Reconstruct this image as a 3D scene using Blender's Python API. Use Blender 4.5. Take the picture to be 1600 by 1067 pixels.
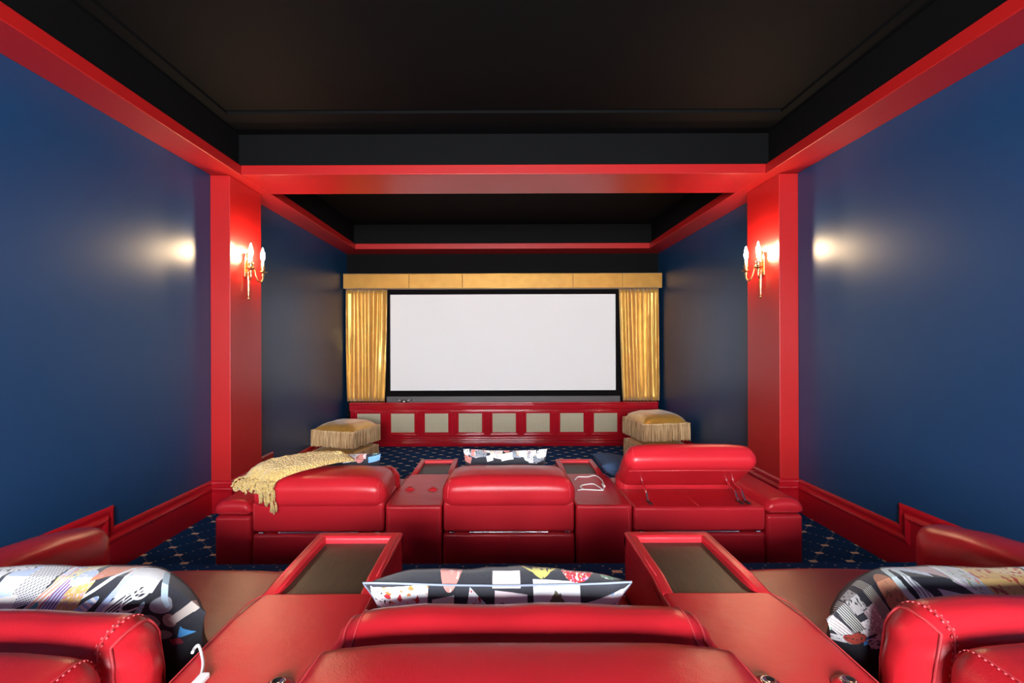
import bpy, math, random
from mathutils import Vector, Matrix, noise

for o in list(bpy.data.objects):
    bpy.data.objects.remove(o)
SC = bpy.context.scene
COL = SC.collection
random.seed(7)
PI = math.pi

# ---------------------------------------------------------------- scale
S = 0.0055            # metres per unit (one unit = one photo pixel at the pilaster plane)
F = 740.0             # focal length in photo pixels
EYE = 293.0           # eye height above the lowest floor, in units
FRONT, TIER2, TIER25, TIER3 = 293.0, 263.0, 238.0, 213.0    # floors, units below the eye

def Z(below):         # world height of something `below` units under the eye
    return (EYE - below) * S

def YK(k):
    return k * F * S

# ---------------------------------------------------------------- camera
cam = bpy.data.cameras.new('camera')
cam.sensor_width = 36.0
cam.lens = 36.0 * F / 1600.0
cam.shift_x = 17.0 / 1600.0
cam.shift_y = 3.5 / 1600.0
cam.clip_start = 0.05
co = bpy.data.objects.new('camera', cam)
co.location = (0, 0, EYE * S)
co.rotation_euler = (math.radians(90), math.radians(0.18), 0)
COL.objects.link(co)
SC.camera = co

# ---------------------------------------------------------------- world, exposure, light strengths
W = bpy.data.worlds.new('world')
SC.world = W
W.use_nodes = True
W.node_tree.nodes['Background'].inputs[0].default_value = (0.6, 0.75, 1.0, 1)
W.node_tree.nodes['Background'].inputs[1].default_value = 0.3
SC.view_settings.view_transform = 'Standard'
SC.view_settings.look = 'None'
SC.view_settings.gamma = 1.0
SC.view_settings.use_curve_mapping = False
SC.view_settings.exposure = 0.0
WINDOW_STRENGTH = 84.0
BULB_STRENGTH = 560.0

# ---------------------------------------------------------------- material helpers
class NT:
    def __init__(self, name):
        self.m = bpy.data.materials.new(name)
        self.m.use_nodes = True
        self.t = self.m.node_tree
        self.b = self.t.nodes['Principled BSDF']
    def n(self, typ, **kw):
        nd = self.t.nodes.new(typ)
        for k, v in kw.items():
            setattr(nd, k, v)
        return nd
    def link(self, a, b):
        self.t.links.new(a, b)
    def put(self, sock, v):
        if isinstance(v, bpy.types.NodeSocket):
            self.link(v, sock)
        else:
            sock.default_value = v
    def math(self, op, a, b=None, c=None, clamp=False):
        nd = self.n('ShaderNodeMath', operation=op, use_clamp=clamp)
        self.put(nd.inputs[0], a)
        if b is not None: self.put(nd.inputs[1], b)
        if c is not None: self.put(nd.inputs[2], c)
        return nd.outputs[0]
    def mix(self, f, a, b):
        nd = self.n('ShaderNodeMix', data_type='RGBA')
        self.put(nd.inputs[0], f)
        self.put(nd.inputs[6], a)
        self.put(nd.inputs[7], b)
        return nd.outputs[2]
    def coord(self, which='Object'):
        return self.n('ShaderNodeTexCoord').outputs[which]
    def noise(self, vec, scale, detail=3, rough=0.5):
        nd = self.n('ShaderNodeTexNoise')
        self.link(vec, nd.inputs['Vector'])
        nd.inputs['Scale'].default_value = scale
        nd.inputs['Detail'].default_value = detail
        nd.inputs['Roughness'].default_value = rough
        return nd.outputs['Fac']
    def ramp(self, f, stops):
        nd = self.n('ShaderNodeValToRGB')
        el = nd.color_ramp.elements
        while len(el) < len(stops):
            el.new(0.5)
        for e, (p, c) in zip(el, stops):
            e.position = p
            e.color = c
        self.put(nd.inputs[0], f)
        return nd.outputs[0]
    def bump(self, h, strength, dist=0.002):
        nd = self.n('ShaderNodeBump')
        nd.inputs['Strength'].default_value = strength
        nd.inputs['Distance'].default_value = dist
        self.link(h, nd.inputs['Height'])
        self.link(nd.outputs[0], self.b.inputs['Normal'])
    def set(self, **kw):
        for k, v in kw.items():
            self.put(self.b.inputs[k.replace('_', ' ')], v)

def rgb(r, g, b):      # sRGB 0..255 -> linear
    f = lambda c: (c / 255 / 12.92) if c <= 10 else ((c / 255 + 0.055) / 1.055) ** 2.4
    return (f(r), f(g), f(b), 1)

def plain(name, col, rough=0.5, metal=0.0, coat=0.0, spec=0.5, bump=None, var=0.0, sheen=0.0):
    t = NT(name)
    t.set(Roughness=rough, Metallic=metal)
    t.b.inputs['Specular IOR Level'].default_value = spec
    t.b.inputs['Coat Weight'].default_value = coat
    t.b.inputs['Coat Roughness'].default_value = 0.05
    if sheen:
        t.b.inputs['Sheen Weight'].default_value = sheen
    if var:
        f = t.noise(t.coord(), 6, 4)
        dk = tuple(c * (1 - var) for c in col[:3]) + (1,)
        lt = tuple(min(1, c * (1 + var)) for c in col[:3]) + (1,)
        t.set(Base_Color=t.mix(f, dk, lt))
    else:
        t.set(Base_Color=col)
    if bump:
        t.bump(t.noise(t.coord(), bump[0], 3), bump[1], bump[2] if len(bump) > 2 else 0.001)
    return t.m

def leather(name, col):
    t = NT(name)
    c = t.coord()
    t.set(Base_Color=t.mix(t.noise(c, 3.0, 3), tuple(x * .88 for x in col[:3]) + (1,), tuple(min(1, x * 1.1) for x in col[:3]) + (1,)))
    v = t.n('ShaderNodeTexVoronoi', feature='F1')
    t.link(c, v.inputs['Vector'])
    v.inputs['Scale'].default_value = 420
    soft = t.noise(c, 9, 3, .55)
    h = t.math('ADD', t.math('MULTIPLY', v.outputs['Distance'], 0.10), t.math('MULTIPLY', soft, 1.0))
    t.bump(h, 0.35, 0.006)
    t.set(Roughness=t.math('MULTIPLY_ADD', t.noise(c, 14, 3), 0.09, 0.26))
    t.b.inputs['Specular IOR Level'].default_value = 0.34
    return t.m

M = {}
M['leather'] = leather('red_leather', (0.56, 0.016, 0.026, 1))
M['seam'] = plain('red_seam', (0.62, 0.05, 0.06, 1), 0.4)
M['thread'] = plain('red_thread', (0.75, 0.12, 0.13, 1), 0.5)
M['red'] = plain('red_wall_paint', (0.46, 0.010, 0.010, 1), 0.36, bump=(250, .03))
M['redgloss'] = plain('red_gloss_paint', (0.42, 0.004, 0.014, 1), 0.16, coat=0.6)
M['baseboard'] = plain('red_baseboard_paint', (0.46, 0.006, 0.014, 1), 0.25)
M['black'] = plain('black_wall_paint', (0.0034, 0.0034, 0.0036, 1), 0.75, spec=.10, bump=(60, .04))
M['blackframe'] = plain('black_velvet_frame', (0.005, 0.004, 0.0045, 1), 0.8, spec=.08)
M['screen'] = plain('white_screen', (0.93, 0.93, 0.94, 1), 0.9, spec=.1)
M['brass'] = plain('polished_brass', (0.86, 0.60, 0.26, 1), 0.28, metal=1.0)
M['chrome'] = plain('chrome', (0.92, 0.92, 0.93, 1), 0.22, metal=1.0)
M['darkmetal'] = plain('dark_metal', (0.04, 0.04, 0.04, 1), 0.35, metal=0.6)
M['white'] = plain('white_plastic', (0.85, 0.85, 0.85, 1), 0.35)
M['candle'] = plain('ivory_sleeve', (0.9, 0.85, 0.72, 1), 0.5)
M['navy'] = plain('navy_cloth', rgb(64, 86, 118), 0.85, spec=.2, bump=(300, .2))
M['blackplastic'] = plain('black_plastic', (0.012, 0.012, 0.014, 1), 0.25)
M['piping'] = plain('pale_piping', (0.24, 0.28, 0.36, 1), 0.7)

def blue_wall():
    t = NT('blue_wall_paint')
    c = t.coord()
    t.set(Base_Color=t.mix(t.noise(c, 1.3, 3), (0.002, 0.041, 0.120, 1), (0.004, 0.048, 0.136, 1)))
    t.set(Roughness=0.40)
    t.b.inputs['Specular IOR Level'].default_value = 0.62
    t.bump(t.noise(c, 180, 2), 0.05, 0.001)
    return t.m
M['blue'] = blue_wall()

def carpet():
    t = NT('patterned_carpet')
    c = t.coord()
    sp = t.n('ShaderNodeSeparateXYZ')
    t.link(c, sp.inputs[0])
    x = t.math('ADD', sp.outputs[0], 50.0)
    y = t.math('ADD', t.math('SUBTRACT', sp.outputs[1], sp.outputs[2]), 50.07)
    A, B = 0.245, 0.245
    def cell(v, size, off=0.0):        # signed distance (m) to the nearest lattice line
        q = t.math('ADD', t.math('DIVIDE', v, size), off)
        return t.math('MULTIPLY', t.math('SUBTRACT', t.math('FRACT', t.math('ADD', q, 0.5)), 0.5), size)
    def rect(off, hx, hy):
        ax = t.math('ABSOLUTE', cell(x, A, off))
        ay = t.math('ABSOLUTE', cell(y, B, off))
        return t.math('MULTIPLY', t.math('LESS_THAN', ax, hx), t.math('LESS_THAN', ay, hy))
    motif = t.math('MAXIMUM', rect(0.0, .026, .014), rect(0.5, .026, .014))
    # small dots on the diagonals
    u = t.math('ADD', t.math('DIVIDE', x, A), t.math('DIVIDE', y, B))
    v = t.math('SUBTRACT', t.math('DIVIDE', x, A), t.math('DIVIDE', y, B))
    def dots(p, q):
        a = t.math('ABSOLUTE', t.math('SUBTRACT', t.math('FRACT', t.math('ADD', p, 0.5)), 0.5))
        b = t.math('ABSOLUTE', t.math('SUBTRACT', t.math('FRACT', t.math('ADD', t.math('MULTIPLY', q, 4.0), 0.5)), 0.5))
        return t.math('MULTIPLY', t.math('LESS_THAN', a, .030), t.math('LESS_THAN', b, .12))
    dd = t.math('MAXIMUM', dots(u, v), dots(v, u))
    nz = t.noise(c, 160, 2)
    base = t.mix(nz, (0.002, 0.030, 0.105, 1), (0.004, 0.068, 0.225, 1))
    stripe = t.math('GREATER_THAN', t.math('FRACT', t.math('MULTIPLY', x, 55.0)), 0.25)
    cream = t.mix(nz, (0.80, 0.68, 0.44, 1), (0.95, 0.86, 0.62, 1))
    c1 = t.mix(dd, base, (0.34, 0.36, 0.33, 1))
    c2 = t.mix(t.math('MULTIPLY', motif, t.math('MULTIPLY_ADD', stripe, .25, .75)), c1, cream)
    t.set(Base_Color=c2, Roughness=0.95)
    t.b.inputs['Specular IOR Level'].default_value = .1
    t.bump(t.noise(c, 400, 2), 0.5, 0.003)
    return t.m
M['carpet'] = carpet()

def gold_satin(name, c0, c1, rough=0.38):
    t = NT(name)
    c = t.coord()
    t.set(Base_Color=t.mix(t.noise(c, 7, 4), c0, c1), Roughness=rough, Metallic=0.45)
    t.b.inputs['Sheen Weight'].default_value = 0.4
    t.bump(t.noise(c, 60, 3), 0.15, 0.003)
    return t.m
M['velvet'] = gold_satin('gold_curtain_velvet', (0.62, 0.33, 0.05, 1), (0.92, 0.60, 0.16, 1), 0.30)
M['valance'] = gold_satin('gold_valance_velvet', (0.40, 0.18, 0.025, 1), (0.62, 0.33, 0.06, 1), 0.45)
M['satin'] = gold_satin('gold_cushion_satin', (0.60, 0.27, 0.03, 1), (0.84, 0.46, 0.08, 1), 0.27)
def fringe_mat():
    t = NT('straw_fringe')
    mp = t.n('ShaderNodeMapping')
    t.link(t.coord(), mp.inputs[0])
    mp.inputs['Scale'].default_value = (70, 70, 3)
    f = t.noise(mp.outputs[0], 1.0, 3)
    t.set(Base_Color=t.ramp(f, [(.32, rgb(178, 130, 78)), (.6, rgb(250, 216, 166))]), Roughness=0.7)
    return t.m
M['fringe'] = fringe_mat()

def cane():
    t = NT('beige_speaker_cloth')
    c = t.coord()
    sp = t.n('ShaderNodeSeparateXYZ')
    t.link(c, sp.inputs[0])
    gx = t.math('LESS_THAN', t.math('FRACT', t.math('MULTIPLY', sp.outputs[0], 52)), 0.3)
    gz = t.math('LESS_THAN', t.math('FRACT', t.math('MULTIPLY', sp.outputs[2], 52)), 0.3)
    g = t.math('MULTIPLY', t.math('SUBTRACT', 1.0, gx), t.math('SUBTRACT', 1.0, gz))
    t.set(Base_Color=t.mix(g, rgb(205, 198, 172), rgb(150, 140, 112)), Roughness=0.7)
    t.bump(g, 0.4, -0.002)
    return t.m
M['cane'] = cane()

def tray_wood():
    t = NT('dark_tray_wood')
    c = t.coord()
    mp = t.n('ShaderNodeMapping')
    t.link(c, mp.inputs[0])
    mp.inputs['Rotation'].default_value = (0, 0, .12)
    mp.inputs['Scale'].default_value = (60, 5, 5)
    f = t.ramp(t.noise(mp.outputs[0], 3, 6, .75), [(.25, (0, 0, 0, 1)), (.75, (1, 1, 1, 1))])
    t.set(Base_Color=t.mix(f, (0.012, 0.008, 0.006, 1), (0.060, 0.041, 0.022, 1)), Roughness=0.45)
    t.bump(f, 0.08, 0.001)
    return t.m
M['tray'] = tray_wood()

def throw_mat():
    t = NT('gold_chenille')
    c = t.coord()
    v = t.n('ShaderNodeTexVoronoi', feature='F1')
    t.link(c, v.inputs['Vector'])
    v.inputs['Scale'].default_value = 75
    t.set(Base_Color=t.mix(t.noise(c, 60, 4), rgb(196, 146, 70), rgb(250, 222, 140)), Roughness=0.85)
    t.b.inputs['Sheen Weight'].default_value = 0.4
    t.bump(v.outputs['Distance'], 0.9, -0.012)
    return t.m
M['throw'] = throw_mat()

def glow(name, col, strength):
    t = NT(name)
    t.set(Base_Color=(0.9, .9, .9, 1), Emission_Color=col, Emission_Strength=strength)
    return t.m
M['bulb'] = glow('lit_bulb', (1.0, 0.72, 0.42, 1), BULB_STRENGTH)
M['sky'] = glow('daylit_pane', (0.93, 0.96, 1.0, 1), WINDOW_STRENGTH)

def collage(name, patches, base=(0.012, 0.013, 0.020, 1)):
    """flat print on black cloth: patches = (u, v, half_w, half_h, angle, shape, colour, detail, colour2, detail scale), metres on the cloth"""
    t = NT(name)
    uv = t.n('ShaderNodeUVMap')
    uvs = uv.outputs[0]
    oc = t.coord()
    col = t.mix(t.noise(oc, 90, 2), base, tuple(x * 1.9 for x in base[:3]) + (1,))
    for (u, v, hw, hh, ang, shape, c1, det, c2, sc) in patches:
        mp = t.n('ShaderNodeMapping', vector_type='TEXTURE')
        t.link(uvs, mp.inputs[0])
        mp.inputs['Location'].default_value = (u, v, 0)
        mp.inputs['Rotation'].default_value = (0, 0, ang)
        mp.inputs['Scale'].default_value = (hw, hh, 1)
        sp = t.n('ShaderNodeSeparateXYZ')
        t.link(mp.outputs[0], sp.inputs[0])
        px, py = sp.outputs[0], sp.outputs[1]
        ax, ay = t.math('ABSOLUTE', px), t.math('ABSOLUTE', py)
        if shape == 'rect':
            mask = t.math('LESS_THAN', t.math('MAXIMUM', ax, ay), 1.0)
        elif shape == 'tri':
            mask = t.math('MULTIPLY', t.math('LESS_THAN', t.math('ADD', ax, t.math('MULTIPLY', py, .5)), .5), t.math('LESS_THAN', ay, 1.0))
        elif shape == 'dia':
            mask = t.math('LESS_THAN', t.math('ADD', ax, ay), 1.0)
        elif shape == 'ring':
            d = t.math('SQRT', t.math('ADD', t.math('MULTIPLY', px, px), t.math('MULTIPLY', py, py)))
            mask = t.math('LESS_THAN', t.math('ABSOLUTE', t.math('SUBTRACT', d, .85)), .15)
        elif shape == 'three':
            def arc(cy):
                q = t.math('SUBTRACT', py, cy)
                d = t.math('SQRT', t.math('ADD', t.math('MULTIPLY', px, px), t.math('MULTIPLY', t.math('MULTIPLY', q, q), 4.0)))
                r = t.math('LESS_THAN', t.math('ABSOLUTE', t.math('SUBTRACT', d, .8)), .22)
                return t.math('MULTIPLY', r, t.math('GREATER_THAN', px, -.35))
            mask = t.math('MAXIMUM', arc(.45), arc(-.45))
        elif shape == 'heart':
            q = t.math('SUBTRACT', t.math('MULTIPLY', py, 1.2), t.math('MULTIPLY', t.math('SQRT', ax), .75))
            mask = t.math('LESS_THAN', t.math('ADD', t.math('MULTIPLY', px, px), t.math('MULTIPLY', q, q)), .7)
        elif shape == 'spray':      # leaf-like rays
            an = t.math('ARCTAN2', py, px)
            d = t.math('SQRT', t.math('ADD', t.math('MULTIPLY', px, px), t.math('MULTIPLY', py, py)))
            r = t.math('ABSOLUTE', t.math('SINE', t.math('MULTIPLY', an, 5.5)))
            mask = t.math('LESS_THAN', d, t.math('POWER', r, 1.5))
        elif shape == 'arc':
            d = t.math('SUBTRACT', py, t.math('MULTIPLY', t.math('MULTIPLY', px, px), 1.6))
            mask = t.math('MULTIPLY', t.math('LESS_THAN', t.math('ABSOLUTE', t.math('ADD', d, .8)), .16), t.math('LESS_THAN', ax, 1.0))
        else:
            mask = t.math('LESS_THAN', t.math('ADD', t.math('MULTIPLY', px, px), t.math('MULTIPLY', py, py)), 1.0)
        inner = c1
        if det == 'blot':
            f = t.math('GREATER_THAN', t.noise(mp.outputs[0], sc, 2), .58)
            inner = t.mix(f, c1, c2)
        elif det == 'multi':
            nn = t.n('ShaderNodeTexNoise')
            t.link(mp.outputs[0], nn.inputs['Vector'])
            nn.inputs['Scale'].default_value = sc
            f = t.math('GREATER_THAN', nn.outputs['Fac'], .56)
            hs = t.n('ShaderNodeHueSaturation')
            hs.inputs['Saturation'].default_value = 1.7
            hs.inputs['Value'].default_value = 1.1
            t.link(nn.outputs['Color'], hs.inputs['Color'])
            inner = t.mix(f, c1, hs.outputs[0])
            f2 = t.math('LESS_THAN', nn.outputs['Fac'], .40)
            inner = t.mix(f2, inner, c2)
        elif det == 'stripe':
            f = t.math('GREATER_THAN', t.math('FRACT', t.math('ADD', t.math('MULTIPLY', px, sc), t.math('MULTIPLY', py, sc * .3))), .5)
            inner = t.mix(f, c1, c2)
        elif det == 'check':
            f = t.math('MULTIPLY', t.math('GREATER_THAN', t.math('FRACT', t.math('MULTIPLY', px, sc)), .45), t.math('GREATER_THAN', t.math('FRACT', t.math('MULTIPLY', py, sc)), .45))
            inner = t.mix(f, c1, c2)
        elif det == 'figure':
            d = t.math('ADD', t.math('MULTIPLY', t.math('MULTIPLY', px, px), 3.5), t.math('MULTIPLY', py, py))
            f = t.math('LESS_THAN', t.math('ADD', d, t.math('MULTIPLY', t.noise(mp.outputs[0], sc, 3), .9)), .85)
            inner = t.mix(f, c1, c2)
        col = t.mix(mask, col, inner)
    t.set(Base_Color=col, Roughness=0.75)
    t.b.inputs['Sheen Weight'].default_value = 0.2
    t.bump(t.noise(oc, 22, 3), 0.25, 0.006)
    return t.m

# ---------------------------------------------------------------- geometry helpers
class MB:
    def __init__(self):
        self.v, self.f, self.uv = [], [], {}
    def add(self, vs, fs):
        o = len(self.v)
        self.v += [tuple(p) for p in vs]
        self.f += [tuple(i + o for i in f) for f in fs]
        return self
    def box(self, x0, x1, y0, y1, z0, z1):
        vs = [(x, y, z) for x in (x0, x1) for y in (y0, y1) for z in (z0, z1)]
        return self.add(vs, [(0, 1, 3, 2), (4, 6, 7, 5), (0, 4, 5, 1), (2, 3, 7, 6), (0, 2, 6, 4), (1, 5, 7, 3)])
    def build(self, name, mat, parent=None, smooth=True, loc=None, sharp=None):
        me = bpy.data.meshes.new(name)
        me.from_pydata(self.v, [], self.f)
        me.materials.append(M[mat] if isinstance(mat, str) else mat)
        if smooth:
            me.polygons.foreach_set('use_smooth', [True] * len(me.polygons))
            me.update()
            if sharp:
                me.set_sharp_from_angle(angle=math.radians(sharp))
        o = bpy.data.objects.new(name, me)
        COL.objects.link(o)
        if parent: o.parent = parent
        if loc: o.location = loc
        return o

def axis_list(lo, hi, r, n, m=3):
    out = []
    for i in range(m + 1):
        out.append(lo + r - r * math.tan(math.radians(45 - 45 * i / m)))
    e = min(r * .35, (hi - lo - 2 * r) * .12)
    a, b = lo + r, hi - r
    if b - a > 1e-6:
        out.append(a + e)
        for i in range(1, n):
            out.append(a + e + (b - a - 2 * e) * i / n)
        out.append(b - e)
        out.append(b)
    for i in range(m - 1, -1, -1):
        out.append(hi - r + r * math.tan(math.radians(45 - 45 * i / m)))
    return out

def rmap(p, lo, hi, r):
    inner = [min(max(p[i], lo[i] + r), hi[i] - r) for i in range(3)]
    d = [p[i] - inner[i] for i in range(3)]
    l = math.sqrt(sum(x * x for x in d))
    if l < 1e-9:
        return tuple(p)
    return tuple(inner[i] + d[i] / l * r for i in range(3))

def rbox(x0, x1, y0, y1, z0, z1, r, n=4, m=3, fn=None, scale=S):
    """rounded box in units; fn deforms a point; scaled to metres"""
    lo, hi = (x0, y0, z0), (x1, y1, z1)
    r = min(r, min(hi[i] - lo[i] for i in range(3)) / 2 - 1e-4)
    A = [axis_list(lo[i], hi[i], r, n, m) for i in range(3)]
    idx, vs, fs = {}, [], []
    def vert(p):
        key = tuple(round(c, 5) for c in p)
        if key not in idx:
            q = rmap(p, lo, hi, r)
            if fn: q = fn(q)
            idx[key] = len(vs)
            vs.append(tuple(c * scale for c in q))
        return idx[key]
    for ax in range(3):
        u, w = (ax + 1) % 3, (ax + 2) % 3
        for side, val in ((0, lo[ax]), (1, hi[ax])):
            for i in range(len(A[u]) - 1):
                for j in range(len(A[w]) - 1):
                    quad = []
                    for (a, b) in ((i, j), (i + 1, j), (i + 1, j + 1), (i, j + 1)):
                        p = [0, 0, 0]
                        p[ax], p[u], p[w] = val, A[u][a], A[w][b]
                        quad.append(vert(p))
                    if not side: quad.reverse()
                    if len(set(quad)) >= 3:
                        fs.append(tuple(quad))
    return vs, fs

def tube(pts, r, seg=6, caps=True, taper=None):
    pts = [Vector(p) for p in pts]
    vs, fs = [], []
    n = len(pts)
    up = Vector((0, 0, 1))
    prev = None
    for i, p in enumerate(pts):
        d = (pts[min(i + 1, n - 1)] - pts[max(i - 1, 0)])
        d = d.normalized() if d.length > 1e-9 else Vector((0, 0, 1))
        if prev is None:
            a = d.cross(up) if abs(d.dot(up)) < .95 else d.cross(Vector((1, 0, 0)))
        else:
            a = prev - d * prev.dot(d)
        a.normalize()
        prev = a
        b = d.cross(a)
        rr = r * (taper[i] if taper else 1)
        for k in range(seg):
            t = 2 * PI * k / seg
            vs.append(p + a * (rr * math.cos(t)) + b * (rr * math.sin(t)))
    for i in range(n - 1):
        for k in range(seg):
            k2 = (k + 1) % seg
            fs.append((i * seg + k, i * seg + k2, (i + 1) * seg + k2, (i + 1) * seg + k))
    if caps:
        fs.append(tuple(reversed(range(seg))))
        fs.append(tuple((n - 1) * seg + k for k in range(seg)))
    return vs, fs

def lathe(prof, seg=16, c=(0, 0, 0)):
    """prof: (radius, z) from bottom to top"""
    vs, fs = [], []
    for (r, z) in prof:
        for k in range(seg):
            t = 2 * PI * k / seg
            vs.append((c[0] + r * math.cos(t), c[1] + r * math.sin(t), c[2] + z))
    for i in range(len(prof) - 1):
        for k in range(seg):
            k2 = (k + 1) % seg
            fs.append((i * seg + k, i * seg + k2, (i + 1) * seg + k2, (i + 1) * seg + k))
    fs.append(tuple(reversed(range(seg))))
    fs.append(tuple((len(prof) - 1) * seg + k for k in range(seg)))
    return vs, fs

def crsp(pts, n=6):
    """Catmull-Rom through pts"""
    pts = [Vector(p) for p in pts]
    P = [pts[0] * 2 - pts[1]] + pts + [pts[-1] * 2 - pts[-2]]
    out = []
    for i in range(1, len(P) - 2):
        for j in range(n):
            t = j / n
            a, b, c, d = P[i - 1], P[i], P[i + 1], P[i + 2]
            out.append(0.5 * ((2 * b) + (c - a) * t + (2 * a - 5 * b + 4 * c - d) * t * t + (3 * b - a - 3 * c + d) * t ** 3))
    out.append(pts[-1])
    return out

def empty(name, loc, label=None, cat=None, group=None, rz=0):
    o = bpy.data.objects.new(name, None)
    o.empty_display_size = .1
    COL.objects.link(o)
    o.location = loc
    o.rotation_euler = (0, 0, rz)
    tag(o, label, cat, group)
    return o

def tag(o, label=None, cat=None, group=None, kind=None):
    if label: o['label'] = label
    if cat: o['category'] = cat
    if group: o['group'] = group
    if kind: o['kind'] = kind
    return o

def struct(o):
    o['kind'] = 'structure'
    return o

def ubox(name, mat, x0, x1, y0, y1, b0, b1, parent=None):
    """hard box in units: x, y units; b0 (top) and b1 (bottom) units below the eye"""
    m = MB().box(x0 * S, x1 * S, y0 * S, y1 * S, Z(b1), Z(b0))
    return m.build(name, mat, parent, smooth=False)

# ---------------------------------------------------------------- the room
XL, XR = -454.0, 465.0
YB, YF = -480.0, 1398.0
CEIL = -334.0

fl = MB()
def slab(x0, x1, y0, y1, top):
    fl.box(x0 * S, x1 * S, y0 * S, y1 * S, -0.12, Z(top))
slab(XL, XR, 888, YF, FRONT)
slab(XL, XR, 502, 888, TIER2)
slab(XL, XR, YB, 502, TIER25)
slab(-410, 420, YB, 459, TIER3)
struct(fl.build('floor', 'carpet', smooth=False))

struct(ubox('wall_left', 'blue', XL - 20, XL, YB, YF, CEIL, 300))
struct(ubox('wall_right', 'blue', XR, XR + 20, YB, YF, CEIL, 300))
struct(ubox('wall_front', 'black', XL - 20, XR + 20, YF, YF + 20, CEIL - 10, 300))
struct(ubox('ceiling', 'black', XL - 20, XR + 20, YB - 20, YF + 20, CEIL - 14, CEIL))
# rear wall with a window opening (behind the camera)
wb = MB()
WX0, WX1, WZ0, WZ1 = -250 * S, 225 * S, Z(60), Z(-175)
wb.box((XL - 20) * S, WX0, (YB - 20) * S, YB * S, Z(300), Z(CEIL))
wb.box(WX1, (XR + 20) * S, (YB - 20) * S, YB * S, Z(300), Z(CEIL))
wb.box(WX0, WX1, (YB - 20) * S, YB * S, Z(300), WZ0)
wb.box(WX0, WX1, (YB - 20) * S, YB * S, WZ1, Z(CEIL))
struct(wb.build('wall_back', 'blue', smooth=False))
win = struct(empty('window_1', ((WX0 + WX1) / 2, (YB - 10) * S, WZ0)))
ww, wh = WX1 - WX0, WZ1 - WZ0
fr = MB()
fr.box(-ww / 2, -ww / 2 + .06, -.04, .05, 0, wh).box(ww / 2 - .06, ww / 2, -.04, .05, 0, wh)
fr.box(-ww / 2, ww / 2, -.04, .05, 0, .06).box(-ww / 2, ww / 2, -.04, .05, wh - .06, wh)
for k in (1, 2):
    xm = -ww / 2 + ww * k / 3
    fr.box(xm - .035, xm + .035, -.04, .05, 0, wh)
fr.build('frame', 'white', win, smooth=False)
for k in range(3):
    a = -ww / 2 + ww * k / 3 + .04
    MB().box(a, a + ww / 3 - .08, -.012, -.004, .05, wh - .05).build('pane', 'sky', win, smooth=False)

# soffits: red L-shaped trim with black bulkhead above
IL, IR = -406.0, 415.0       # inner faces of the red fascia
BL, BR = -411.5, 421.5       # black bulkhead faces
FB, FT = -265.0, -280.0      # fascia bottom, top
FX0, FX1 = 740.0, 836.0      # cross beam / pilaster depth
FAR0 = 1320.0                # soffit across the screen wall
def red(name, x0, x1, y0, y1, b0=FT, b1=FB, mat='red'):
    m = MB().add(*rbox(x0, x1, y0, y1, -b1, -b0, .8, 1, 2))
    o = m.build(name, mat, None)
    o.location.z = EYE * S
    o.modifiers.new('w', 'WEIGHTED_NORMAL').keep_sharp = True
    return struct(o)
red('trim_1', XL, IL, YB, YF)
red('trim_2', IR, XR, YB, YF)
red('trim_3', IL + .2, IR - .2, FX0, FX1)
red('trim_4', IL + .2, IR - .2, FAR0, YF)
struct(ubox('trim_5', 'black', XL, BL, YB, YF, CEIL, FT))
struct(ubox('trim_6', 'black', BR, XR, YB, YF, CEIL, FT))
struct(ubox('trim_7', 'black', BL, BR, FX0 + 5, FX1 - 5, CEIL, FT))
struct(ubox('trim_8', 'black', BL, BR, FAR0 + 5, YF, CEIL, FT))
# thin black cornice lips under the ceiling
struct(ubox('trim_9', 'black', BL, BL + 20, YB, FX0 + 5, CEIL, CEIL + 4))
struct(ubox('trim_10', 'black', BR - 20, BR, YB, FX0 + 5, CEIL, CEIL + 4))
struct(ubox('trim_11', 'black', BL + 20, BR - 20, FX0 - 62, FX0 + 5, CEIL, CEIL + 4))
# pilasters
PLX, PRX = -423.0, 435.0
red('trim_12', XL, PLX, FX0, FX1, FB + .3, 262.8)
red('trim_13', PRX, XR, FX0, FX1, FB + .3, 262.8)

# baseboards: profile (t below the top edge, depth off the wall), swept along stepped path
BH = 51.0
PROF = [(0, 0), (0, 1.2), (2, 2.6), (4.5, 3.0), (6, 2.3), (9, 2.3), (11, 4.6), (13, 5.2), (15, 4.6), (18, 3.4), (BH, 3.4), (BH, 0)]
def baseboard(name, wall_x, sgn):
    path = [(YF, 242, 0), (939, 242, -1), (939, 212, -1), (553, 212, -1), (553, 187, -1), (YB, 187, 0)]
    m = MB()
    vs, fs = [], []
    for (y, b, my) in path:
        for (t, d) in PROF:
            vs.append(((wall_x + sgn * d) * S, (y + my * t) * S, Z(b + t)))
    n = len(PROF)
    for i in range(len(path) - 1):
        for j in range(n - 1):
            q = (i * n + j, i * n + j + 1, (i + 1) * n + j + 1, (i + 1) * n + j)
            fs.append(q if sgn > 0 else q[::-1])
    m.add(vs, fs)
    return struct(m.build(name, 'baseboard', None, smooth=False))
baseboard('baseboard_left', XL, 1)
baseboard('baseboard_right', XR, -1)
def wrap_board(name, px, wall_x, sgn):
    """the same profile round a pilaster"""
    vs, fs = [], []
    n = len(PROF)
    cor = [(wall_x, FX0, 0, -1), (px, FX0, sgn, -1), (px, FX1, sgn, 1), (wall_x, FX1, 0, 1)]
    for (x, y, dx, dy) in cor:
        for (t, d) in PROF:
            vs.append(((x + dx * d) * S, (y + dy * d) * S, Z(212 + t)))
    for i in range(3):
        for j in range(n - 1):
            q = (i * n + j, i * n + j + 1, (i + 1) * n + j + 1, (i + 1) * n + j)
            fs.append(q if sgn < 0 else q[::-1])
    return struct(MB().add(vs, fs).build(name, 'baseboard', None, smooth=False))
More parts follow.
